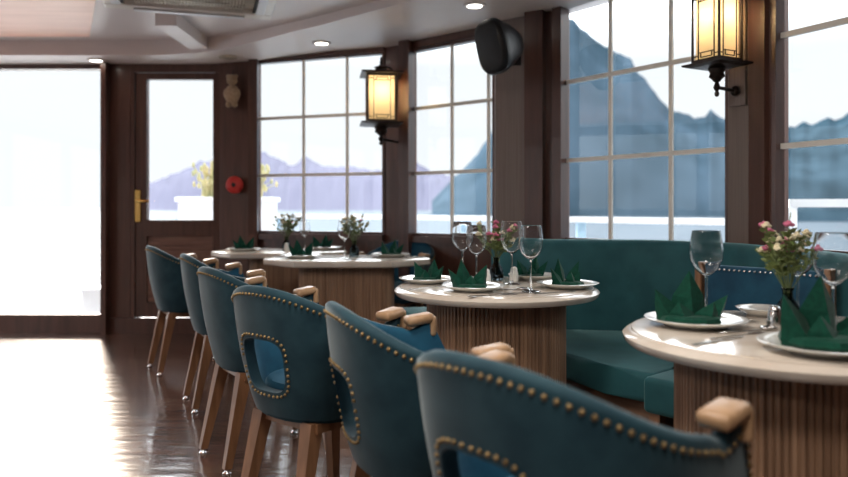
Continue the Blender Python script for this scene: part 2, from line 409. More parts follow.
for p in RI:                       # nearest outward point on the outer wall
    best=None
    for a_,b_ in zip(outer,outer[1:]):
        ab=b_-a_; t=max(0,min(1,(p-a_).dot(ab)/ab.dot(ab))); q=a_+ab*t
        if best is None or (q-p).length<best[0]: best=((q-p).length,q)
    RO.append(best[1]+(best[1]-p).normalized()*.12)
RO[0] = Vector((-6.9,6.3)); RO[-1] = Vector((2.9,-2.7))
for k in range(1,len(RO)):
    pass
v0=[bm.verts.new((p.x,p.y,ocz(q)-.0)) for p,q in zip(RI,RO)]; v1=[bm.verts.new((q.x,q.y,ocz(q))) for q in RO]
v2=[bm.verts.new((q.x,q.y,ocz(q)+.3)) for q in RO]; v3=[bm.verts.new((p.x,p.y,ocz(q)+.3)) for p,q in zip(RI,RO)]
for A,B in ((v0,v1),(v1,v2),(v2,v3),(v3,v0)):
    for i in range(len(A)-1): bm.faces.new((A[i],A[i+1],B[i+1],B[i]))
bm.faces.new((v0[0],v1[0],v2[0],v3[0])); bm.faces.new((v0[-1],v1[-1],v2[-1],v3[-1]))
struct(obj('ceiling', bm, 'ceil'))
ICZ = 2.435
bm = bmesh.new(); prism(bm, [(-6.9,-2.7),(2.0,-2.7)]+[(1.6,1.8),(1.2,3.1),(.2,4.7),(-1.5,5.95),(-6.9,6.0)], ICZ, ICZ+.06)
struct(obj('ceiling_inner', bm, 'ceil_in'))
bm = bmesh.new(); prism(bm, [(-6.0,5.66),(-2.63,5.66),(-2.02,4.45),(-.2,.6),(-6.0,.6)], ICZ-.015, ICZ-.0005)
struct(obj('trim_13', bm, 'ceil_panel'))
bm = bmesh.new(); box(bm, (-1.80,5.43,ICZ-.045), (.15,.82,.09)); struct(obj('trim_14', bm, 'ceil'))

# ------------------------------------------------------------------ lamps in ceiling
def downlight(x, y, label, lit=True, zc=None):
    z = zc
    t = thing('ceiling_downlight', label, 'ceiling light', (x,y,z-.012), 0, 'recessed lights in the ceiling edge')
    bm = bmesh.new(); lathe(bm, [(.050,0),(.072,0),(.074,.008),(.072,.011),(.050,.011),(.050,0)], 28)
    obj('trim_ring', bm, 'ceil' if lit else 'ac_grille', t, True, 40)
    bm = bmesh.new(); lathe(bm, [(0,.004),(.050,.004),(.050,.010),(0,.010)], 28)
    obj('lens', bm, 'down' if lit else 'ac_grille', t)
    return t
downlight(-2.74, 6.02, 'glowing recessed ceiling light above the big bright opening on the left', True, 2.315)
downlight(-.80, 5.62, 'glowing recessed ceiling light above the far curved window', True, 2.367)
downlight(.325, 4.62, 'glowing recessed ceiling light nearest the black loudspeaker', True, 2.38)
downlight(-1.62, 5.95, 'unlit grey recessed ceiling light above the door with a plush ornament', False, 2.325)

# air conditioner
rz = math.radians(17)
t = thing('ceiling_air_conditioner', 'metal cassette air conditioner with slatted grille set in the ceiling', 'air conditioner', (-1.43,4.38,ICZ), rz)
bm = bmesh.new(); w=.5
for sx, sy, c in ((1.06,.12,(0,.42,-.03)),(1.06,.12,(0,-.42,-.03)),(.12,.72,(.47,0,-.03)),(.12,.72,(-.47,0,-.03))): box(bm, c, (sx,sy,.06), bev=.012)
obj('body', bm, 'ac_white', t)
bm = bmesh.new(); box(bm, (0,0,-.015), (.82,.72,.02)); obj('backing', bm, 'ac_back', t)
bm = bmesh.new()
for i in range(34): box(bm, (-.33+i*.02,0,-.04), (.006,.66,.016))
for y in (-.2,0,.2): box(bm, (0,y,-.045), (.68,.01,.01))
obj('grille', bm, 'ac_grille', t)
for s in (-1,1):
    bm = bmesh.new(); box(bm, (s*.445,0,-.068), (.055,.62,.012), bev=.005); obj('air_flap', bm, 'white_paint', t)
    bm = bmesh.new(); box(bm, (s*.405,0,-.062), (.02,.6,.008)); obj('air_slot', bm, 'slot_shade', t)  # solid dark strip, its colour stands in for shade inside the slot
    bm = bmesh.new(); box(bm, (0,s*.43,-.068), (.7,.055,.012), bev=.005); obj('air_flap', bm, 'white_paint', t)

# ------------------------------------------------------------------ wall lanterns
def lantern(x, y, z, rz, label, arm_to):
    """z = underside of the lit body; arm_to = wall point"""
    t = thing('wall_lantern', label, 'wall lamp', (x,y,z), rz, 'glass wall lanterns')
    hw, hh = .088, .335
    bm = bmesh.new()
    for sx in (-1,1):
        for sy in (-1,1): box(bm, (sx*hw, sy*hw, hh/2), (.010,.010,hh))
    for z_ in (.006, hh-.006):
        for s in (-1,1): box(bm, (0,s*hw,z_), (2*hw,.012,.014)); box(bm, (s*hw,0,z_), (.012,2*hw,.014))
    obj('cage', bm, 'iron', t)
    bm = bmesh.new()
    f = hw-.004
    for s in (-1,1):
        for dx in (-.052,.052):
            box(bm, (dx,s*f,hh/2), (.004,.006,hh)); box(bm, (s*f,dx,hh/2), (.006,.004,hh))
        for zc, d in ((.045,1),(hh-.045,-1)):
            for (xx,zz_,wx,wz) in ((0,0,.104,.004),(-.070,.014*-d,.036,.004),(.070,.014*-d,.036,.004),(-.036,-.010*d,.004,.024),(.036,-.010*d,.004,.024),(0,-.022*d,.072,.004)):
                box(bm, (xx,s*f,zc+zz_), (wx,.006,wz)); box(bm, (s*f,xx,zc+zz_), (.006,wx,wz))
    obj('fretwork', bm, 'iron', t)
    bm = bmesh.new()
    for s in (-1,1): box(bm, (0,s*(hw-.012),hh/2), (2*hw-.026,.003,hh-.01)); box(bm, (s*(hw-.012),0,hh/2), (.003,2*hw-.026,hh-.01))
    obj('glass_shade', bm, 'shade', t)
    bm = bmesh.new(); lathe(bm, [(0,.17),(.012,.175),(.026,.21),(.024,.245),(.010,.27),(0,.275)], 16); obj('bulb', bm, 'flame', t, True)
    bm = bmesh.new(); lathe(bm, [(0,0),(.014,0),(.014,.17),(0,.17)], 12); obj('lamp_holder', bm, 'iron', t)
    q = math.sqrt(2)
    bm = bmesh.new()   # flared square tray and roof
    r1 = lathe(bm, [(0,-.030),(.10*q,-.022),(.128*q,-.014),(.130*q,-.006),(.100*q,0),(0,0)], 4, axis=Matrix.Rotation(PI/4,3,'Z')); obj('tray', bm, 'iron', t)
    bm = bmesh.new(); lathe(bm, [(0,hh),(.10*q,hh),(.130*q,hh+.006),(.128*q,hh+.016),(.07*q,hh+.030),(0,hh+.034)], 4, axis=Matrix.Rotation(PI/4,3,'Z')); obj('roof', bm, 'iron', t)
    bm = bmesh.new(); lathe(bm, [(0,-.165),(.010,-.160),(.013,-.148),(.008,-.136),(.013,-.130),(.019,-.118),(.013,-.104),(.010,-.095),(.020,-.088),(.026,-.080),(.042,-.068),(.036,-.050),(.047,-.030),(0,-.028)], 18); obj('lower_finial', bm, 'iron', t, True, 40)
    bm = bmesh.new(); lathe(bm, [(0,hh+.030),(.05,hh+.030),(.035,hh+.05),(.045,hh+.062),(.02,hh+.072),(.007,hh+.085),(.011,hh+.10),(.006,hh+.11),(.008,hh+.13),(0,hh+.145)], 18); obj('upper_finial', bm, 'iron', t, True, 40)
    d = Vector((arm_to[0]-x, arm_to[1]-y)); L = d.length; d = Matrix.Rotation(-rz,2) @ (d/L)
    bm = bmesh.new()
    tube(bm, [(0,0,-.118),(d.x*L*.5,d.y*L*.5,-.118),(d.x*(L-.01),d.y*(L-.01),-.118)], .009)
    ball(bm, (d.x*(L-.03),d.y*(L-.03),-.118), .026); obj('lower_bracket', bm, 'iron', t, True, 50); bm = bmesh.new()
    tube(bm, [(0,0,hh+.066),(d.x*L*.35,d.y*L*.35,hh+.085),(d.x*L*.7,d.y*L*.7,hh+.06),(d.x*(L-.01),d.y*(L-.01),hh+.055)], .008)
    ball(bm, (d.x*(L-.03),d.y*(L-.03),hh+.055), .022); obj('upper_bracket', bm, 'iron', t, True, 50)
    bm = bmesh.new(); box(bm, (d.x*(L-.004),d.y*(L-.004),.12), (.012,.10,.62), rz=math.atan2(d.y,d.x), bev=.003); obj('wall_plate', bm, 'facet_wood', t)
    return t
L1 = lantern(1.440, 3.54, 1.79, math.radians(28), 'lit wall lantern at the top right, its roof cut off by the frame', (1.615,3.68)); L1.scale = (.90,.90,1.03)
L2 = lantern(-.325, 5.45, 1.722, math.radians(8), 'lit wall lantern between the far and corner windows, whole roof visible', (at(399,125.3))); L2.scale = (1.2,1.2,1.05)

# loudspeaker
t = thing('loudspeaker', 'black oval loudspeaker fixed high on the brown pillar', 'speaker', (.505,4.58,2.11), 0)
bm = bmesh.new()
rot = Matrix.Rotation(math.radians(-48),3,'Z') @ Matrix.Rotation(math.radians(14),3,'X') @ Matrix.Rotation(math.radians(-4),3,'Y')
def spk(prof):
    vs = lathe(bm, prof, 40)
    for v_ in vs:      # squared oval, narrower at the foot
        r_ = math.hypot(v_.co.x, v_.co.y)
        if r_ > 1e-6:
            an = math.atan2(v_.co.y, v_.co.x); k_ = 1/(abs(math.cos(an))**3.2+abs(math.sin(an))**3.2)**(1/3.2)
            v_.co.x *= k_; v_.co.y *= k_
    bmesh.ops.scale(bm, vec=(.78,1.12,1.35), verts=vs)
    bmesh.ops.rotate(bm, cent=(0,0,0), matrix=rot @ Matrix.Rotation(PI/2,3,'X'), verts=vs)
spk([(0,-.11),(.055,-.108),(.085,-.07),(.12,-.01),(.145,.05),(.155,.075),(.150,.086),(0,.086)])
sp = obj('cabinet', bm, 'black_plastic', t, True, 50)
bm = bmesh.new(); spk([(.146,.087),(.143,.098),(.12,.108),(0,.112)]); obj('grille', bm, 'black_grille', t, True, 60)
bm = bmesh.new(); tube(bm, [(.03,.03,0),(.08,.13,.0),(.10,.24,.0)], .022); box(bm, (.10,.25,0), (.09,.02,.16), bev=.004); obj('wall_bracket', bm, 'black_plastic', t)

# plush ornament and alarm bell
c = at(235,116.8)
t = thing('plush_ornament', 'small tan plush toy ornament hung on the post beside the door', 'ornament', (c.x,c.y-.09,2.03), 0); t.scale = (.85,.85,.85)
bm = bmesh.new(); ball(bm, (0,0,.0), .075, (1,.75,1.35), 16, 12); ball(bm,(-.06,-.01,.01),.03,(.8,.8,1.6)); ball(bm,(.06,-.01,.01),.03,(.8,.8,1.6)); ball(bm,(-.03,-.02,-.10),.03); ball(bm,(.03,-.02,-.10),.03)
obj('body', bm, 'plush', t, True)
bm = bmesh.new(); ball(bm, (0,-.01,.145), .055, (1,.85,1), 16, 12); ball(bm,(-.04,0,.185),.02); ball(bm,(.04,0,.185),.02); ball(bm,(0,-.055,.135),.02); obj('head', bm, 'plush', t, True)
bm = bmesh.new(); tube(bm, [(0,0,.19),(0,.03,.23),(0,.05,.25)], .005); obj('hanging_cord', bm, 'iron', t)
c = at(237,116.8)
t = thing('alarm_bell', 'small round red bell with dark centre on the post by the door', 'bell', (c.x,c.y-.065,1.27), 0)
bm = bmesh.new(); lathe(bm, [(0,.0),(.072,0),(.074,.02),(.062,.038),(.035,.048),(0,.05)], 28, axis=Matrix.Rotation(PI/2,3,'X')); obj('gong', bm, 'red', t, True, 40)
bm = bmesh.new(); lathe(bm, [(0,.045),(.018,.045),(.018,.056),(0,.058)], 16, axis=Matrix.Rotation(PI/2,3,'X')); obj('centre_cap', bm, 'black_plastic', t, True, 40)

# ------------------------------------------------------------------ tub chairs
def tub_chair(name, label, c=.829, a=.735, m=.700, sd=.71, w=.290, Lb=.284, Lf=.085, opening=True):
    t = thing(name, label, 'chair', (0,0,0), 0)
    NT = 72; zb = .408; th = .038
    def rimz(s):
        f = min(1, s/sd)**1.12; f = f*f*(3-2*f); z = c-(c-m)*f
        if s > sd: z += (a-m)*((s-sd)/(1-sd))**1.5
        return z
    def plan(tt, z, off):
        s = abs(tt); sg = 1 if tt < 0 else -1
        zt = rimz(s)
        f = (z-zb)/(zt-zb); f = max(0,min(1,f))
        tp = .74+.26*f**.85 + .03*math.sin(PI*f)*(1 if f<1 else 0)
        W_ = (w*tp-off); L_ = (Lb*tp-off); F_ = (.21 + (Lf-.21)*f**1.3)
        if s > .6: u = (s-.6)/.4*F_; v = W_
        else:
            k = s/.6*PI/2; u = -L_*max(0,math.cos(k))**.8; v = W_*math.sin(k)**.9
        return Vector((u, sg*v, 0))
    bm = bmesh.new(); rings = []
    for i in range(NT+1):
        tt = -1+2*i/NT; s = abs(tt); zt = rimz(s)
        col = []
        N = 12
        for k in range(N+1):
            z = zb+(zt-.019-zb)*k/N; p = plan(tt,z,0); col.append(Vector((p.x,p.y,z)))
        for k in range(1,6):
            ang = PI*k/6; z = zt-.019+.019*math.sin(ang); p = plan(tt, zt, th*(1-math.cos(ang))/2); col.append(Vector((p.x,p.y,z)))
        for k in range(N,-1,-1):
            z = zb+(zt-.019-zb)*k/N; p = plan(tt,z,th); col.append(Vector((p.x,p.y,z)))
        rings.append([bm.verts.new(q) for q in col])
    n = len(rings[0])
    for A,B in zip(rings,rings[1:]):
        for k in range(n):
            f_ = bm.faces.new((A[k],A[(k+1)%n],B[(k+1)%n],B[k])); f_.material_index = 1 if 16 <= k < n-1 else 0
    for R in (rings[0],rings[-1]):
        nn = n
        for k in range(n//2):
            vs = []
            for q in (R[k],R[k+1],R[nn-2-k] if nn-2-k>k+1 else None,R[nn-1-k]):
                if q is not None and q not in vs: vs.append(q)
            if len(vs)>2: bm.faces.new(vs)
    shell = obj('shell', bm, 'velvet', t); shell.data.materials.append(M['velvet_in'])
    # handle opening cut through the back
    hc, hw_, hh_ = .575, .098, .085
    def hole(k, grow=0):   # rounded trapezoid outline
        pts = []
        for i in range(k):
            a_ = 2*PI*i/k; cx = math.cos(a_); sx = math.sin(a_); e = .52
            x = math.copysign(abs(cx)**e, cx); z = math.copysign(abs(sx)**e, sx)
            pts.append(((hw_+grow)*x*(1+.06*z), hc+(hh_+grow)*z))
        return pts
    if not opening: hw_ = hh_ = 0
    cb = bmesh.new(); hp = hole(40)
    A_ = [cb.verts.new((-.6,y,z)) for y,z in hp]; B_ = [cb.verts.new((-.10,y,z)) for y,z in hp]
    cb.faces.new(A_); cb.faces.new(B_[::-1])
    for i in range(40): cb.faces.new((A_[i],A_[(i+1)%40],B_[(i+1)%40],B_[i]))
    cut = obj('cutter', cb, 'velvet')
    if opening:
        md = shell.modifiers.new('b','BOOLEAN'); md.object = cut; md.operation = 'DIFFERENCE'; md.solver = 'EXACT'
        dg = bpy.context.evaluated_depsgraph_get(); me = bpy.data.meshes.new_from_object(shell.evaluated_get(dg))
        shell.modifiers.clear(); shell.data = me
    else: me = shell.data
    bpy.data.objects.remove(cut)
    for p in me.polygons: p.use_smooth = True
    me.set_sharp_from_angle(angle=math.radians(48))
    def outer_pt(y, z):   # point of outer surface at lateral y (near back)
        best = None
        lo, hi = -.6, .6
        for _ in range(40):
            mid = (lo+hi)/2; p = plan(mid,z,0)
            if p.y > y: lo = mid
            else: hi = mid
        p = plan((lo+hi)/2,z,0); return Vector((p.x,p.y,z))
    # nailheads: rim then hole
    bm = bmesh.new()
    rim = []
    for i in range(801):
        tt = -1+2*i/800; s = abs(tt); zt = rimz(s); z = zt-.026; p = plan(tt,z,-.001)
        rim.append(Vector((p.x,p.y,z)))
    for e, tt in ((0,-1),(1,1)):
        ext = []
        for k in range(60):
            z = a-.026-(a-.026-zb-.03)*k/59; p = plan(tt*.985,z,-.002); ext.append(Vector((p.x,p.y,z)))
        rim = ext[::-1]+rim if e==0 else rim+ext
    acc = 0; last = rim[0]
    for p in rim[1:]:
        acc += (p-last).length; last = p
        if acc >= .0185: acc = 0; ball(bm, p, .0052, (1,1,1), 8, 5)
    obj('rim_nailheads', bm, 'brass_nail', t, True)
    if opening:
     bm = bmesh.new(); hp = hole(400, .013); pts = [outer_pt(y,z)+Vector((-.001,0,0)) for y,z in hp]; acc = 0; last = pts[0]
     for p in pts[1:]:
        acc += (p-last).length; last = p
        if acc >= .0175: acc = 0; ball(bm, p, .0052, (1,1,1), 8, 5)
     obj('opening_nailheads', bm, 'brass_nail', t, True)
    # seat cushion and seat base following the inside of the shell
    def seatpoly(z, off, fr):
        P = []
        for i in range(25):
            tt = -.92+1.84*i/24; p = plan(tt, z, off); P.append((p.x,p.y))
        yw = abs(P[0][1])
        return [(fr-.03,yw),(fr,yw-.03)][::-1][::-1]+P+[(fr-.03,-yw),(fr,-yw+.03)]
    bm = bmesh.new(); prism(bm, seatpoly(.44,th+.004,.245), .424, .505, bev=.018); obj('seat_cushion', bm, 'velvet_in', t, True, 50)
    bm = bmesh.new(); prism(bm, seatpoly(.39,.012,.235), .396, .424); obj('seat_base', bm, 'velvet', t)
    for x,y,z in ((-.19,.13,.73),(-.19,-.13,.73),(-.21,0,.745)):
        bm = bmesh.new(); ball(bm,(x-.010,y,z),.009,(.6,1,1),8,6); obj('tufting_button', bm, 'brass_nail', t, True)
    for s in (-1,1):
        bm = bmesh.new()
        W_ = w-th/2
        rot = Matrix.Rotation(math.radians(4),3,'Y')
        box(bm, (Lf-.030,s*W_,a-.004), (.088,.062,.030), bev=.012, rot=Matrix.Rotation(math.radians(-8),3,'Y'))
        box(bm, (Lf+.010,s*W_,a-.024), (.020,.060,.064), bev=.009)
        obj('arm_pad', bm, 'arm_wood', t, True, 50)
    for s in (-1,1):
        for (x0,y0,x1,y1) in ((-.15,.125,-.232,.150),(.18,.16,.215,.180)):
            lg = bmesh.new(); taper(lg, (x0,s*y0,.398), (x1,s*y1,.022), .026, .0155)
            leg = obj('leg', lg, 'leg_wood', t)
            fb = bmesh.new(); lathe(fb, [(0,0),(.016,0),(.018,.006),(.012,.012),(.010,.024),(0,.024)], 14, c=(x1,s*y1,0)); obj('foot_glide', fb, 'steel', leg, True, 40)
    bm = bmesh.new()
    for s in (-1,1): box(bm, (.01,s*.15,.382), (.34,.022,.03))
    box(bm, (-.15,0,.382), (.022,.28,.03)); box(bm, (.18,0,.382), (.022,.30,.03)); obj('seat_rail', bm, 'leg_wood', t)
    return t
G = 'teal tub chairs with brass nailheads'
spots = [(.285,1.375,40,'nearest teal tub chair, largest, cropped by the bottom edge of the picture'),
         (.020,1.955,19,'second nearest teal tub chair, its back opening seen edge-on'),
         (-.350,2.475,49,'tub chair whose whole nail-trimmed back opening and near wooden legs are seen'),
         (-.692,3.165,35,'teal tub chair with plain solid back, beside the two smaller farthest chairs'),
         (-1.063,4.02,27,'second farthest teal tub chair in the row, slim and partly hidden'),
         (-1.577,4.87,32,'farthest teal tub chair of the row, closest to the wooden door'),
         ]
proto = None
for x, y, deg, lab in spots:
    if x == -.692: proto = None      # the far three have plain solid backs
    if proto is None:
        proto = tub_chair('tub_chair', lab, opening=x > -.5); proto.location = (x,y,0); proto.rotation_euler = (0,0,math.radians(deg)); proto['group'] = G; ch = proto
    else: ch = dup(proto, (x,y,0), math.radians(deg), lab, G)
dup(proto, (-.22,5.37,0), math.radians(245), 'teal tub chair on the window side, right of the rectangular middle table', G)

# navy side chair beyond the near table (seat toward camera-left)
t = thing('side_chair', 'navy upholstered side chair with wooden post behind the nearest table', 'chair', (1.10,2.56,0), math.atan2(-.66,-.75))
bm = bmesh.new(); box(bm, (.0,0,.405), (.44,.46,.13), bev=.02); obj('seat', bm, 'velvet_bench', t, True, 50)
bm = bmesh.new(); box(bm, (-.225,0,.63), (.06,.43,.44), bev=.02); obj('backrest', bm, 'velvet_navy', t, True, 50)
bm = bmesh.new()
for i in range(22): ball(bm, (-.193,-.205+i*.0195,.835), .0055)
obj('nailheads', bm, 'steel', t, True)
for s in (-1,1):
    bm = bmesh.new(); box(bm, (-.225,s*.235,.58), (.07,.03,.54), bev=.008); obj('back_post', bm, 'leg_wood', t)
    for x in (-.19,.18):
        bm = bmesh.new(); taper(bm, (x,s*.19,.36), (x*1.1,s*.20,0), .022,.015); obj('leg', bm, 'leg_wood', t)

# stool
t = thing('stool', 'small stool with teal cushion and wooden legs behind the round table', 'stool', (.05,4.34,0), .2)
bm = bmesh.new(); box(bm, (0,0,.425), (.36,.36,.07), bev=.028); obj('cushion', bm, 'velvet_bench', t, True, 50)
bm = bmesh.new(); box(bm, (0,0,.375), (.32,.32,.035)); obj('seat_rail', bm, 'arm_wood', t)
for sx in (-1,1):
    for sy in (-1,1):
        bm = bmesh.new(); taper(bm, (sx*.135,sy*.135,.36), (sx*.16,sy*.16,0), .022,.015); obj('leg', bm, 'arm_wood', t)

# ------------------------------------------------------------------ tables
def fluted(bm, path, z0, z1, nfl, depth=.006):
    """closed plan path with flutes"""
    P = [Vector(p) for p in path]+[Vector(path[0])]
    L=[0]
    for a_,b_ in zip(P,P[1:]): L.append(L[-1]+(b_-a_).length)
    n = nfl*4; pts=[]; cen = sum((Vector(p) for p in path),Vector((0,0)))/len(path); k=0
    for i in range(n):
        s = L[-1]*i/n
        while L[k+1] < s: k += 1
        p = P[k].lerp(P[k+1],(s-L[k])/(L[k+1]-L[k])); d=(p-cen).normalized()
        pts.append(p-d*(depth if i%4==3 else 0))
    a=[bm.verts.new((p.x,p.y,z0)) for p in pts]; b=[bm.verts.new((p.x,p.y,z1)) for p in pts]
    for i in range(n): bm.faces.new((a[i],a[(i+1)%n],b[(i+1)%n],b[i]))
    bm.faces.new(b); bm.faces.new(a[::-1])
circ = lambda r,n=72: [(r*math.cos(2*PI*i/n), r*math.sin(2*PI*i/n)) for i in range(n)]
def round_table(x, y, label):
    t = thing('round_table', label, 'table', (x,y,0), 0, 'round marble tables')
    R = .428
    bm = bmesh.new(); lathe(bm, [(0,.705),(R-.03,.705),(R-.012,.709),(R-.002,.720),(R,.731),(R-.010,.740),(R-.022,.743),(R-.024,.748),(R-.034,.75),(0,.75)], 96)
    obj('tabletop', bm, 'marble', t, True, 35)
    bm = bmesh.new(); fluted(bm, circ(.292), .03, .704, 108); obj('pedestal', bm, 'reed', t)
    bm = bmesh.new(); lathe(bm, [(0,0),(.298,0),(.298,.03),(0,.03)], 64); obj('foot_ring', bm, 'dark_wood', t)
    return t
round_table(.303, 3.04, 'round cream marble table with reeded drum base in the middle of the picture')
round_table(.965, 1.89, 'nearest round marble table at the right edge, with reeded drum base')
def oct_table(x, y, hx, hy, ch, label, pw, pd, rz=0):
    t = thing('rectangular_table', label, 'table', (x,y,0), rz, 'rectangular marble tables with cut corners')
    P = [(-hx+ch,-hy),(hx-ch,-hy),(hx,-hy+ch),(hx,hy-ch),(hx-ch,hy),(-hx+ch,hy),(-hx,hy-ch),(-hx,-hy+ch)]
    bm = bmesh.new(); prism(bm, P, .705, .75, bev=.014); obj('tabletop', bm, 'marble', t, True, 40)
    r = .08; Q = []
    for cx,cy,a0 in ((pw-r,pd-r,0),(-pw+r,pd-r,PI/2),(-pw+r,-pd+r,PI),(pw-r,-pd+r,1.5*PI)):
        for i in range(7): Q.append((cx+r*math.cos(a0+PI/2*i/6), cy+r*math.sin(a0+PI/2*i/6)))
    bm = bmesh.new(); fluted(bm, Q, .03, .704, 96); obj('pedestal', bm, 'reed', t)
    bm = bmesh.new(); prism(bm, Q, 0, .03); obj('foot_ring', bm, 'dark_wood', t)
    return t
oct_table(-.50, 4.72, .540, .30, .24, 'cream marble table with cut corners in front of the far window, the nearer of two', .30, .20)
oct_table(-1.10, 5.52, .50, .31, .20, 'cream marble table with cut corners nearest the wooden door', .21, .20)

# ------------------------------------------------------------------ banquette
t = thing('banquette', 'long curved teal velvet banquette under the right windows', 'bench', (.75,3.7,0), 0)
o0 = Vector((-.75,-3.7,0))
bp = smooth_path([(.37,3.96),(.55,3.84),(.8,3.80),(1.12,3.78),(1.36,3.62),(1.47,3.35),(1.475,2.9),(1.475,2.25)], 2)
bm = bmesh.new()
# front face is at offset 0, back at +.11 (outside)
prof = [(0,.36),(0,.50),(-.004,.70),(0,.86),(.008,.885),(.028,.902),(.055,.908),(.085,.902),(.105,.885),(.11,.86),(.11,0),(.02,0),(.02,.36)]
sweep(bm, bp, [(d,z) for d,z in prof]); br = obj('backrest', bm, 'velvet_bench', t, True, 50); br.location = o0
seatp = [(.44,3.86),(.8,3.79),(1.1,3.77),(1.32,3.63),(1.45,3.35),(1.455,3.12),(1.14,3.06),(1.0,2.90),(.90,2.76),(.84,2.80),(.74,2.95),(.665,3.07),(.625,3.20),(.56,3.34),(.40,3.47),(.28,3.60)]
bm = bmesh.new(); prism(bm, seatp, .315, .435, bev=.03, seg=5); st = obj('seat', bm, 'velvet_bench', t, True, 50); st.location = o0
plp = [(.46,3.84),(.8,3.77),(1.1,3.75),(1.30,3.62),(1.43,3.35),(1.43,3.14),(1.13,3.10),(.97,2.93),(.90,2.83),(.86,2.87),(.77,3.01),(.70,3.12),(.665,3.24),(.59,3.38),(.42,3.51),(.33,3.62)]
bm = bmesh.new(); prism(bm, plp, 0, .318); pl = obj('plinth', bm, 'plinth', t); pl.location = o0

# ------------------------------------------------------------------ tableware
def plate(x, y, label, r=.13, z=.75):
    bm = bmesh.new(); k = r/.13
    lathe(bm, [(0,.004),(.07*k,.004),(.072*k,0),(.078*k,0),(.085*k,.005),(.11*k,.013),(r,.021),(r+.001,.023),(r-.003,.024),(.105*k,.017),(.085*k,.010),(.07*k,.009),(0,.009)], 56)
    o = obj('plate', bm, 'porcelain', None, True, 60); o.location = (x,y,z); return tag(o, label, 'plate', 'white dinner plates')
def napkin(x, y, rz, label, s=1.0, z=.759, v=0):
    bm = bmesh.new(); rnd = random.Random(v*13+5)
    # each leaf: folded cone standing on the plate, tip up, with a crease towards the viewer
    leaves = [(-.026,.006,.098,.034,-.040),(.024,.010,.110,.034,.014),(.002,-.026,.056,.030,.002),(-.034,-.012,.058,.026,-.020),(.042,-.010,.078,.028,.050)]
    if v % 2: leaves = [(-x_,y_,h_,w_,-l_) for x_,y_,h_,w_,l_ in leaves]
    if v in (5, 6): leaves = [(.002,.010,.104,.046,.000),(-.034,.004,.074,.032,-.040),(.038,.004,.060,.032,.046),(-.018,-.022,.050,.034,-.014),(.022,-.024,.044,.032,.020)]
    for i,(cx,cy,hgt,wd,lean) in enumerate(leaves):
        hgt *= 1+rnd.uniform(-.08,.08)
        L = Vector((cx-wd, cy+.012, 0)); R_ = Vector((cx+wd, cy+.012, 0)); Fm = Vector((cx+lean*.2, cy-.026, .002)); B = Vector((cx, cy+.034, 0))
        T = Vector((cx+lean, cy, hgt))
        sl = Vector((cx-wd*.72+lean*.4, cy+.006, hgt*.52)); sr = Vector((cx+wd*.72+lean*.4, cy+.006, hgt*.52)); sf = Vector((cx+lean*.6, cy-.014, hgt*.46)); sb = Vector((cx+lean*.6, cy+.018, hgt*.5))
        vv = {k: bm.verts.new(p*1.0) for k,p in dict(L=L,R=R_,F=Fm,B=B,T=T,sl=sl,sr=sr,sf=sf,sb=sb).items()}
        for a_,b_,c_,d_ in (('L','F','sf','sl'),('F','R','sr','sf'),('R','B','sb','sr'),('B','L','sl','sb')): bm.faces.new([vv[k] for k in (a_,b_,c_,d_)])
        for a_,b_ in (('sl','sf'),('sf','sr'),('sr','sb'),('sb','sl')): bm.faces.new([vv[a_],vv[b_],vv['T']])
        bm.faces.new([vv[k] for k in ('L','B','R','F')])
    # rolled cuff round the base
    lathe(bm, [(0,0),(.060,0),(.066,.006),(.064,.014),(.052,.018),(0,.018)], 9)
    for vtx in bm.verts: vtx.co *= s
    o = obj('folded_napkin', bm, 'napkin'); o.location = (x,y,z); o.rotation_euler = (0,0,rz)
    return tag(o, label, 'napkin', 'green folded napkins')
def wine_glass(x, y, label, hgt=.245, z=.75, parent_proto=[None]):
    if parent_proto[0] is None:
        t = thing('wine_glass', label, 'glass', (x,y,z), 0, 'tall clear wine glasses')
        bm = bmesh.new()
        o_ = [(0,.118),(.006,.119),(.016,.124),(.033,.140),(.043,.163),(.0455,.185),(.043,.212),(.0378,.2435),(.0375,.2448),(.0371,.2452)]
        i_ = [(.0367,.2448),(.0368,.2435),(.0421,.212),(.0443,.185),(.0418,.163),(.032,.1418),(.0155,.1265),(0,.122)]
        lathe(bm, o_+i_, 40); obj('bowl', bm, 'glass', t, True)
        bm = bmesh.new(); lathe(bm, [(0,.1175),(.005,.117),(.0036,.105),(.0032,.06),(.004,.018),(.009,.007),(0,.0065)], 20); obj('stem', bm, 'glass', t, True)
        bm = bmesh.new(); lathe(bm, [(0,0),(.036,0),(.037,.0012),(.034,.0025),(.012,.0055),(0,.0064)], 40); obj('base', bm, 'glass', t, True)
        parent_proto[0] = t
    else: t = dup(parent_proto[0], (x,y,z), 0, label)
    k = hgt/.245; t.scale = (k,k,k); return t
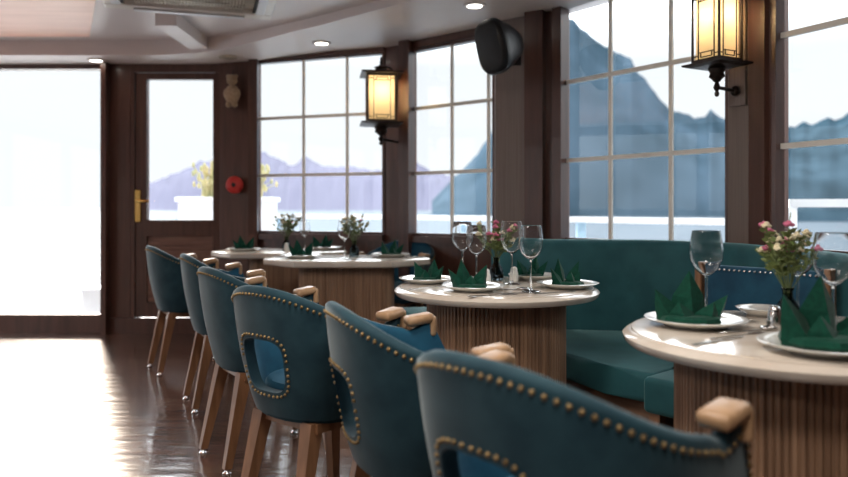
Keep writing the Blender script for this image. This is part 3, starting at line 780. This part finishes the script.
def bouquet_vase(x, y, vlabel, flabel, seed, z=.75, pinks=6, h=.20, spread=.075, s=1.0, dark=True):
    t = thing('bud_vase', vlabel, 'vase', (x,y,z), 0, 'glass bud vases')
    bm = bmesh.new(); lathe(bm, [(0,0),(.028,0),(.032,.01),(.034,.03),(.028,.055),(.014,.078),(.013,.095),(.018,.104),(.016,.104),(.011,.095),(.012,.079),(.025,.055),(.030,.03),(.028,.012),(0,.010)], 28)
    obj('body', bm, 'vase_glass', t, True)
    rnd = random.Random(seed)
    f = thing('flower_bunch', flabel, 'flowers', (x,y,z+.02), 0, 'flower bunches in the vases')
    st = bmesh.new(); lf = bmesh.new(); pk = bmesh.new(); cr = bmesh.new()
    for i in range(26):
        a_ = rnd.uniform(0,2*PI); rr = spread*math.sqrt(rnd.random()); top = Vector((rr*math.cos(a_), rr*math.sin(a_), h*rnd.uniform(.72,1.12)))
        mid = Vector((top.x*.18, top.y*.18, .085)); tube(st, [(top.x*.05,top.y*.05,.0), mid, (top.x*.6,top.y*.6,(top.z+.085)/2), top], .0013, 5)
        for k in range(13):
            q = mid.lerp(top, rnd.uniform(.3,1.05)); L = rnd.uniform(.012,.030); dv = Vector((rnd.gauss(0,1),rnd.gauss(0,1),rnd.uniform(.0,1))).normalized()
            sd = dv.cross(Vector((rnd.gauss(0,1),rnd.gauss(0,1),rnd.gauss(0,1)))).normalized()*L*.28; up = dv.cross(sd).normalized()*.0012
            v_ = [q, q+dv*L*.5+sd+up, q+dv*L, q+dv*L*.5-sd+up]; w_ = [v_[0]-up*2, v_[1]-up*2, v_[2]-up, v_[3]-up*2]
            A_ = [lf.verts.new(p) for p in v_]; B_ = [lf.verts.new(p) for p in w_]
            lf.faces.new(A_); lf.faces.new(B_[::-1])
            for j in range(4): lf.faces.new((A_[j],B_[j],B_[(j+1)%4],A_[(j+1)%4]))
        tgt = pk if i < pinks else cr
        for k in range(7):
            b_ = k*2*PI/7; ball(tgt, top+Vector((.008*math.cos(b_),.008*math.sin(b_),.003*(k%2))), .0078 if i<pinks else .0058, (1,1,.7), 6, 4)
        ball(tgt, top+Vector((0,0,.006)), .007, (1,1,1), 6, 4)
    obj('stems', st, 'stem', f); obj('foliage', lf, 'leaf', f)
    if pinks: obj('pink_blossoms', pk, 'pink', f, True)
    else: pk.free()
    obj('cream_blossoms', cr, 'cream_petal', f, True)
    return t
def vase_mat():
    m, nt, out = new_mat('smoky_glass'); g = nt.nodes.new('ShaderNodeBsdfGlass'); g.inputs[0].default_value = (.45,.50,.52,1); g.inputs['IOR'].default_value = 1.4
    nt.links.new(g.outputs[0], out.inputs[0]); return m
M['vase_glass'] = vase_mat()
def shaker(x, y, label, m='porcelain', z=.75):
    t = thing('salt_shaker', label, 'shaker', (x,y,z), 0, 'small shakers')
    bm = bmesh.new(); lathe(bm, [(0,0),(.019,0),(.021,.008),(.019,.035),(.015,.048),(0,.048)], 20); obj('body', bm, m, t, True, 50)
    bm = bmesh.new(); lathe(bm, [(0,.048),(.0155,.048),(.015,.056),(.009,.063),(0,.065)], 20); obj('cap', bm, m, t, True, 50); return t
def cutlery(kind, x, y, rz, label, z=.7505, s=1.0):
    bm = bmesh.new()
    if kind == 'knife':
        P = [(-.10,-.006),(-.02,-.005),(.0,-.004),(.05,-.008),(.085,-.009),(.105,-.002),(.10,.003),(.0,.004),(-.02,.005),(-.10,.006)]; prism(bm, P, 0, .003)
    elif kind == 'fork':
        P = [(-.10,-.006),(-.0,-.0025),(.035,-.003),(.05,-.011),(.06,-.012),(.06,.012),(.05,.011),(.035,.003),(0,.0025),(-.10,.006)]; prism(bm, P, 0, .0025)
        for k in range(4): box(bm, (.078,-.0098+k*.0065,.0012), (.040,.0028,.0022))
    else:
        prism(bm, [(-.10,-.006),(.04,-.0025),(.04,.0025),(-.10,.006)], 0, .0028); ball(bm, (.062,0,.006), .019, (1.45,1,.28), 14, 8)
    o = obj(kind, bm, 'steel', None, kind=='spoon', ) ; o.location = (x,y,z); o.rotation_euler = (0,0,rz); o.scale = (s,s,s)
    return tag(o, label, kind, 'steel cutlery on the round tables')

# middle round table
T = 'middle round table'
plate(.195,2.83,'white plate at the front of the middle round table', .125); napkin(.185,2.84,.1,'green folded napkin at the front of the middle round table',v=1)
plate(.01,3.13,'white plate at the left edge of the middle round table', .12); napkin(.01,3.13,-.4,'green folded napkin on the left plate of the middle round table',.92,v=2)
plate(.585,2.93,'white plate at the right edge of the middle round table', .125); napkin(.585,2.94,.5,'green folded napkin on the right plate of the middle round table',1.02,v=3)
plate(.50,3.29,'white plate at the rear of the middle round table, partly behind wine glasses', .115); napkin(.485,3.29,.2,'green folded napkin on the rear plate of the middle round table',.9,v=4)
wine_glass(.415,2.80,'rightmost and nearest wine glass on the middle round table', .258)
wine_glass(.375,3.08,'wine glass in front of the pink flowers on the middle round table', .268)
wine_glass(.175,3.28,'leftmost wine glass on the middle round table', .262)
wine_glass(.228,3.13,'wine glass second from left on the middle round table', .250)
bouquet_vase(.325,3.24,'small smoky glass vase on the middle round table','bunch of pink and cream flowers on the middle round table',3, pinks=14, h=.215, spread=.095)
shaker(.268,3.10,'white shaker beside the vase on the middle round table')
shaker(.40,3.20,'white shaker behind the glasses on the middle round table')
cutlery('knife',.34,2.735,.15,'knife lying by the front plate of the middle round table')
cutlery('fork',.255,2.675,.35,'fork nearest the front rim of the middle round table')
cutlery('spoon',.33,2.86,-.2,'spoon in the centre of the middle round table')
cutlery('knife',.50,2.76,.5,'knife by the right plate of the middle round table')
cutlery('fork',.015,2.93,.8,'fork between the left and front plates of the middle round table')
# near table
plate(.750,1.99,'white plate at the left of the nearest round table', .135); napkin(.735,1.99,.0,'green folded napkin on the left plate of the nearest round table',1.28,v=5)
plate(.905,1.625,'white plate at the front of the nearest round table, cut by the frame', .14); napkin(.925,1.66,.3,'large green folded napkin on the front plate of the nearest round table',1.55,v=6)
plate(1.03,2.19,'small white plate at the back of the nearest round table', .075)
wine_glass(.835,2.13,'wine glass beside the left napkin on the nearest round table', .258)
wine_glass(1.045,1.84,'wine glass at the right edge of the picture on the nearest round table', .262)
wine_glass(1.10,2.12,'wine glass behind the flowers on the nearest round table', .255)
bouquet_vase(1.01,2.00,'small smoky glass vase on the nearest round table','bunch of pink flowers and olive leaves on the nearest round table',11, pinks=8, h=.235, spread=.080)
shaker(.94,1.93,'steel shaker by the vase on the nearest round table', 'steel')
cutlery('knife',.72,1.755,.6,'knife near the left rim of the nearest round table')
cutlery('fork',.80,1.83,.5,'fork between the two plates of the nearest round table')
cutlery('spoon',.86,1.90,.3,'spoon beside the steel shaker on the nearest round table')
cutlery('fork',.86,2.03,.3,'fork behind the left napkin of the nearest round table')
# far tables
N2 = 'nearer cut-corner table'
plate(-.80,4.68,'white plate at the left end of the '+N2, .13); napkin(-.79,4.68,.2,'green folded napkin at the left end of the '+N2,v=7)
plate(-.22,4.80,'white plate at the right end of the '+N2, .13); napkin(-.22,4.80,.5,'green folded napkin at the right end of the '+N2,v=8)
wine_glass(-.515,4.66,'wine glass on the '+N2, .245)
bouquet_vase(-.47,4.84,'smoky vase on the '+N2,'pale loose flower bunch on the '+N2,21, pinks=1, h=.225, spread=.10)
cutlery('knife',-.52,4.50,.1,'knife at the front edge of the '+N2); cutlery('fork',-.36,4.52,.2,'fork at the front edge of the '+N2)
N1 = 'farthest cut-corner table'
plate(-1.36,5.43,'white plate at the left end of the '+N1, .13); napkin(-1.35,5.43,.2,'green folded napkin at the left end of the '+N1,v=9)
plate(-.76,5.62,'white plate at the right end of the '+N1, .125); napkin(-.80,5.62,.2,'green folded napkin at the right end of the '+N1,v=10)
bouquet_vase(-1.06,5.55,'smoky vase on the '+N1,'pale loose flower bunch on the '+N1,31, pinks=1, h=.225, spread=.10)
shaker(-1.03,5.40,'white shaker on the '+N1)
wine_glass(-.91,5.50,'wine glass on the '+N1, .225)

# ------------------------------------------------------------------ outside
def railing(name, pts, ztop, label, panel=True, step=1.0):
    t = thing(name, label, 'railing', (pts[0][0],pts[0][1],-.04), 0)
    o0 = Vector((-pts[0][0],-pts[0][1],.04)); P = [Vector(p) for p in pts]
    bm = bmesh.new()
    for a_,b_ in zip(P,P[1:]): wallbox(bm, a_, b_, ztop-.05, ztop, -.035, .035)
    obj('top_rail', bm, 'white_paint', t).location = o0
    for a_,b_ in zip(P,P[1:]):
        n = max(1,round((b_-a_).length/step))
        for k in range(n):
            c = a_.lerp(b_,k/n); bm = bmesh.new(); box(bm, (c.x,c.y,(ztop-.09)/2), (.07,.07,ztop-.01)); obj('post', bm, 'pale_blue' if panel else 'white_paint', t).location = o0
    bm = bmesh.new()
    for a_,b_ in zip(P,P[1:]):
        if panel: wallbox(bm, a_, b_, .05, ztop-.28, -.012, .012)
        else:
            for z in (.3,.6): wallbox(bm, a_, b_, z, z+.03, -.012, .012)
    obj('lower_rails' if not panel else 'infill_panel', bm, 'white_paint', t).location = o0
railing('deck_railing', [(-2.6,8.7),(-.9,8.35),(.4,7.2),(1.35,6.2),(2.2,5.15)], 1.0, 'white deck railing with solid panels outside the far windows')
railing('side_railing', [(2.28,4.50),(3.05,4.20),(3.45,3.3),(3.6,2.5)], 1.13, 'white open deck railing outside the rightmost window', panel=False, step=1.1)
# planter with golden reeds behind the door
t = thing('deck_planter', 'white planter of golden ornamental grass on the deck behind the glass door', 'planter', (-2.22,8.2,-.04), 0)
bm = bmesh.new()
for c_, s_ in (((0,-.22,.6),(1.0,.04,1.2)),((0,.22,.6),(1.0,.04,1.2)),((-.48,0,.6),(.04,.4,1.2)),((.48,0,.6),(.04,.4,1.2)),((0,0,1.0),(.92,.4,.05))): box(bm, c_, s_)
obj('box', bm, 'white_paint', t)
bm = bmesh.new(); box(bm, (0,0,1.21), (1.06,.54,.05), bev=.01); 
obj('rim', bm, 'white_paint', t)
bm = bmesh.new(); rnd = random.Random(4)
for i in range(230):
    x = rnd.uniform(-.27,.36); y = rnd.uniform(-.15,.15); hh = rnd.uniform(.12,.42)*(1-.5*abs(x)); dx = rnd.gauss(0,.09); dy = rnd.gauss(0,.05)
    tube(bm, [(x,y,0),(x+dx*.3,y+dy*.3,hh*.6),(x+dx,y+dy,hh)], .009, 4, .003)
    ball(bm, (x+dx,y+dy,hh), .018, (1,1,2), 5, 4)
g = obj('ornamental_grass', bm, 'reeds', t); g.location = (0,0,1.23)
# stone pier and step outside the big opening
t = thing('deck_pier', 'pale stone pier with step outside the big left opening', 'pier', (-2.88,6.95,-.04), 0)
bm = bmesh.new(); box(bm, (-.03,.1,.50), (.20,.22,1.0), bev=.01); obj('pier', bm, 'white_paint', t)
bm = bmesh.new(); box(bm, (-.12,-.05,.18), (.40,.36,.36), bev=.01); obj('step', bm, 'white_paint', t)

def ridge(name, pts, R, m, label, rough, seed, depth=.35, ns=160, zb=-3.2, rows=16):
    from mathutils import noise
    bm = bmesh.new(); x0, x1 = pts[0][0], pts[-1][0]; G_ = []
    for i in range(ns+1):
        px = x0+(x1-x0)*i/ns
        k = max(j for j in range(len(pts)) if pts[j][0] <= px+1e-6); k = min(k,len(pts)-2)
        f = (px-pts[k][0])/(pts[k+1][0]-pts[k][0]); yy = pts[k][1]+(pts[k+1][1]-pts[k][1])*f
        col = []
        for j in range(rows+1):
            v = j/rows     # 0 shore .. .6 crest .. 1 far side
            if v <= .6: w_ = v/.6; rr = R*(1-depth*(1-w_)); hgt = math.sin(w_*PI/2)**.8
            else: w_ = (v-.6)/.4; rr = R*(1+.4*w_); hgt = 1-w_**1.5
            X = (px-U0)/F*rr; Y = rr; top = H+(V0-yy)/F*R
            nz = noise.fractal(Vector((X*.02,Y*.02,seed)), 1, 2, 5)*rough*2.0 + noise.noise(Vector((X*.17,Y*.17,seed)))*rough
            z = zb+(top-zb)*hgt + nz*min(1,hgt*2)*(1 if j<rows else 0)
            col.append(bm.verts.new((X,Y,z)))
        G_.append(col)
    for A,B in zip(G_,G_[1:]):
        for j in range(rows): bm.faces.new((A[j],A[j+1],B[j+1],B[j]))
    for c_ in (G_[0], G_[-1]):
        bot = [bm.verts.new((v.co.x,v.co.y,zb-1)) for v in c_]
        for j in range(rows): bm.faces.new((c_[j],c_[j+1],bot[j+1],bot[j]))
    o = obj(name, bm, m, None, True); return struct(o)
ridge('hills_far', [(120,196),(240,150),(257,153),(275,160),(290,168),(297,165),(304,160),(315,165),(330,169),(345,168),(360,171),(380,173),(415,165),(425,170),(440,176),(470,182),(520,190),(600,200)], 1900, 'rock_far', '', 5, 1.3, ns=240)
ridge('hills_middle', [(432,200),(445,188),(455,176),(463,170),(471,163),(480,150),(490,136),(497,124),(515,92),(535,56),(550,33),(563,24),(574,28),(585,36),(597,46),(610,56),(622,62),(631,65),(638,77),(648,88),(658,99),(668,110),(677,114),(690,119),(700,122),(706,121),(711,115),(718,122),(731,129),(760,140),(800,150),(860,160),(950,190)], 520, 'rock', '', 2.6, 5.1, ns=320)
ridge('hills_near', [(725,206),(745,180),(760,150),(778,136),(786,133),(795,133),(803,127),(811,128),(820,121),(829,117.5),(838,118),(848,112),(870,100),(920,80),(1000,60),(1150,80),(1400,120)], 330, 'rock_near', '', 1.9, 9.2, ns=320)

# ------------------------------------------------------------------ sky, sun, camera
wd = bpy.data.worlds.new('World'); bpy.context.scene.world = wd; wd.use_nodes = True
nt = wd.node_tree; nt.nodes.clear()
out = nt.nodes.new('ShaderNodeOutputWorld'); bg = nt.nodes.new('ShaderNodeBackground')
tc = nt.nodes.new('ShaderNodeTexCoord'); nrm = nt.nodes.new('ShaderNodeVectorMath'); nrm.operation = 'NORMALIZE'
nt.links.new(tc.outputs['Generated'], nrm.inputs[0])
sx = nt.nodes.new('ShaderNodeSeparateXYZ'); nt.links.new(nrm.outputs[0], sx.inputs[0])
def mr(src, a, b, c, d, smooth=True):
    n = nt.nodes.new('ShaderNodeMapRange'); n.interpolation_type = 'SMOOTHSTEP' if smooth else 'LINEAR'
    for i, v in zip((1,2,3,4),(a,b,c,d)): n.inputs[i].default_value = v
    nt.links.new(src, n.inputs[0]); return n.outputs[0]
def mth(op, a, b):
    n = nt.nodes.new('ShaderNodeMath'); n.operation = op
    for i, v in enumerate((a,b)):
        if isinstance(v,(int,float)): n.inputs[i].default_value = v
        else: nt.links.new(v, n.inputs[i])
    return n.outputs[0]
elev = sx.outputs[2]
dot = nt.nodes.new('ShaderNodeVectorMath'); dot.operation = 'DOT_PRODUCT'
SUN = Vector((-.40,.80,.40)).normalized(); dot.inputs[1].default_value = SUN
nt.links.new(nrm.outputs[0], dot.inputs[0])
up = mr(elev, .19, .34, 0, 1)              # upper sky brightened above the visible band, for floor reflections and interior light
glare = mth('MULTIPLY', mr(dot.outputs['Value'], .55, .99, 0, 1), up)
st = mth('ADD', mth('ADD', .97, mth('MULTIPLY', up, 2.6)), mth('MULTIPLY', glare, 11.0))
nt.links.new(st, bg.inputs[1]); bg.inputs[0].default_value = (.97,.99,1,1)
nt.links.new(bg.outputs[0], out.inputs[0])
sun = bpy.data.lights.new('sun','SUN'); sun.energy = 3.0; sun.color = (1,.80,.62); sun.angle = math.radians(4)
so = bpy.data.objects.new('sun', sun); C.objects.link(so); so.rotation_euler = SUN.to_track_quat('Z','Y').to_euler()
# warm lamps inside the lanterns
for (x,y,z) in ((1.44,3.54,2.02),(-.325,5.45,1.94)):
    l = bpy.data.lights.new('lantern_glow','POINT'); l.energy = 8; l.color = (1,.74,.45); l.shadow_soft_size = .03
    o = bpy.data.objects.new('lantern_glow', l); C.objects.link(o); o.location = (x,y,z)
# added fill lights under the ceiling, without fittings, to brighten the interior
for i,(x,y) in enumerate(((-2.2,-.3),(.2,.2),(-.4,1.6))):
    l = bpy.data.lights.new('fill_light','AREA'); l.energy = 26; l.size = .5; l.color = (1,.93,.85)
    o = bpy.data.objects.new('fill_light', l); C.objects.link(o); o.location = (x,y,2.40)

cam = bpy.data.cameras.new('camera'); co = bpy.data.objects.new('camera', cam); C.objects.link(co)
co.location = (0,0,H); co.rotation_euler = (PI/2,0,0)
cam.sensor_width = 36; cam.lens = 36*F/848; cam.shift_y = -(238.5-V0)/848
cam.clip_end = 10000; cam.clip_start = .05
cam.dof.use_dof = True; cam.dof.focus_distance = 2.75; cam.dof.aperture_fstop = 1.9
sc = bpy.context.scene; sc.camera = co
sc.view_settings.view_transform = 'Standard'; sc.view_settings.look = 'None'; sc.view_settings.exposure = .2; sc.view_settings.gamma = 1
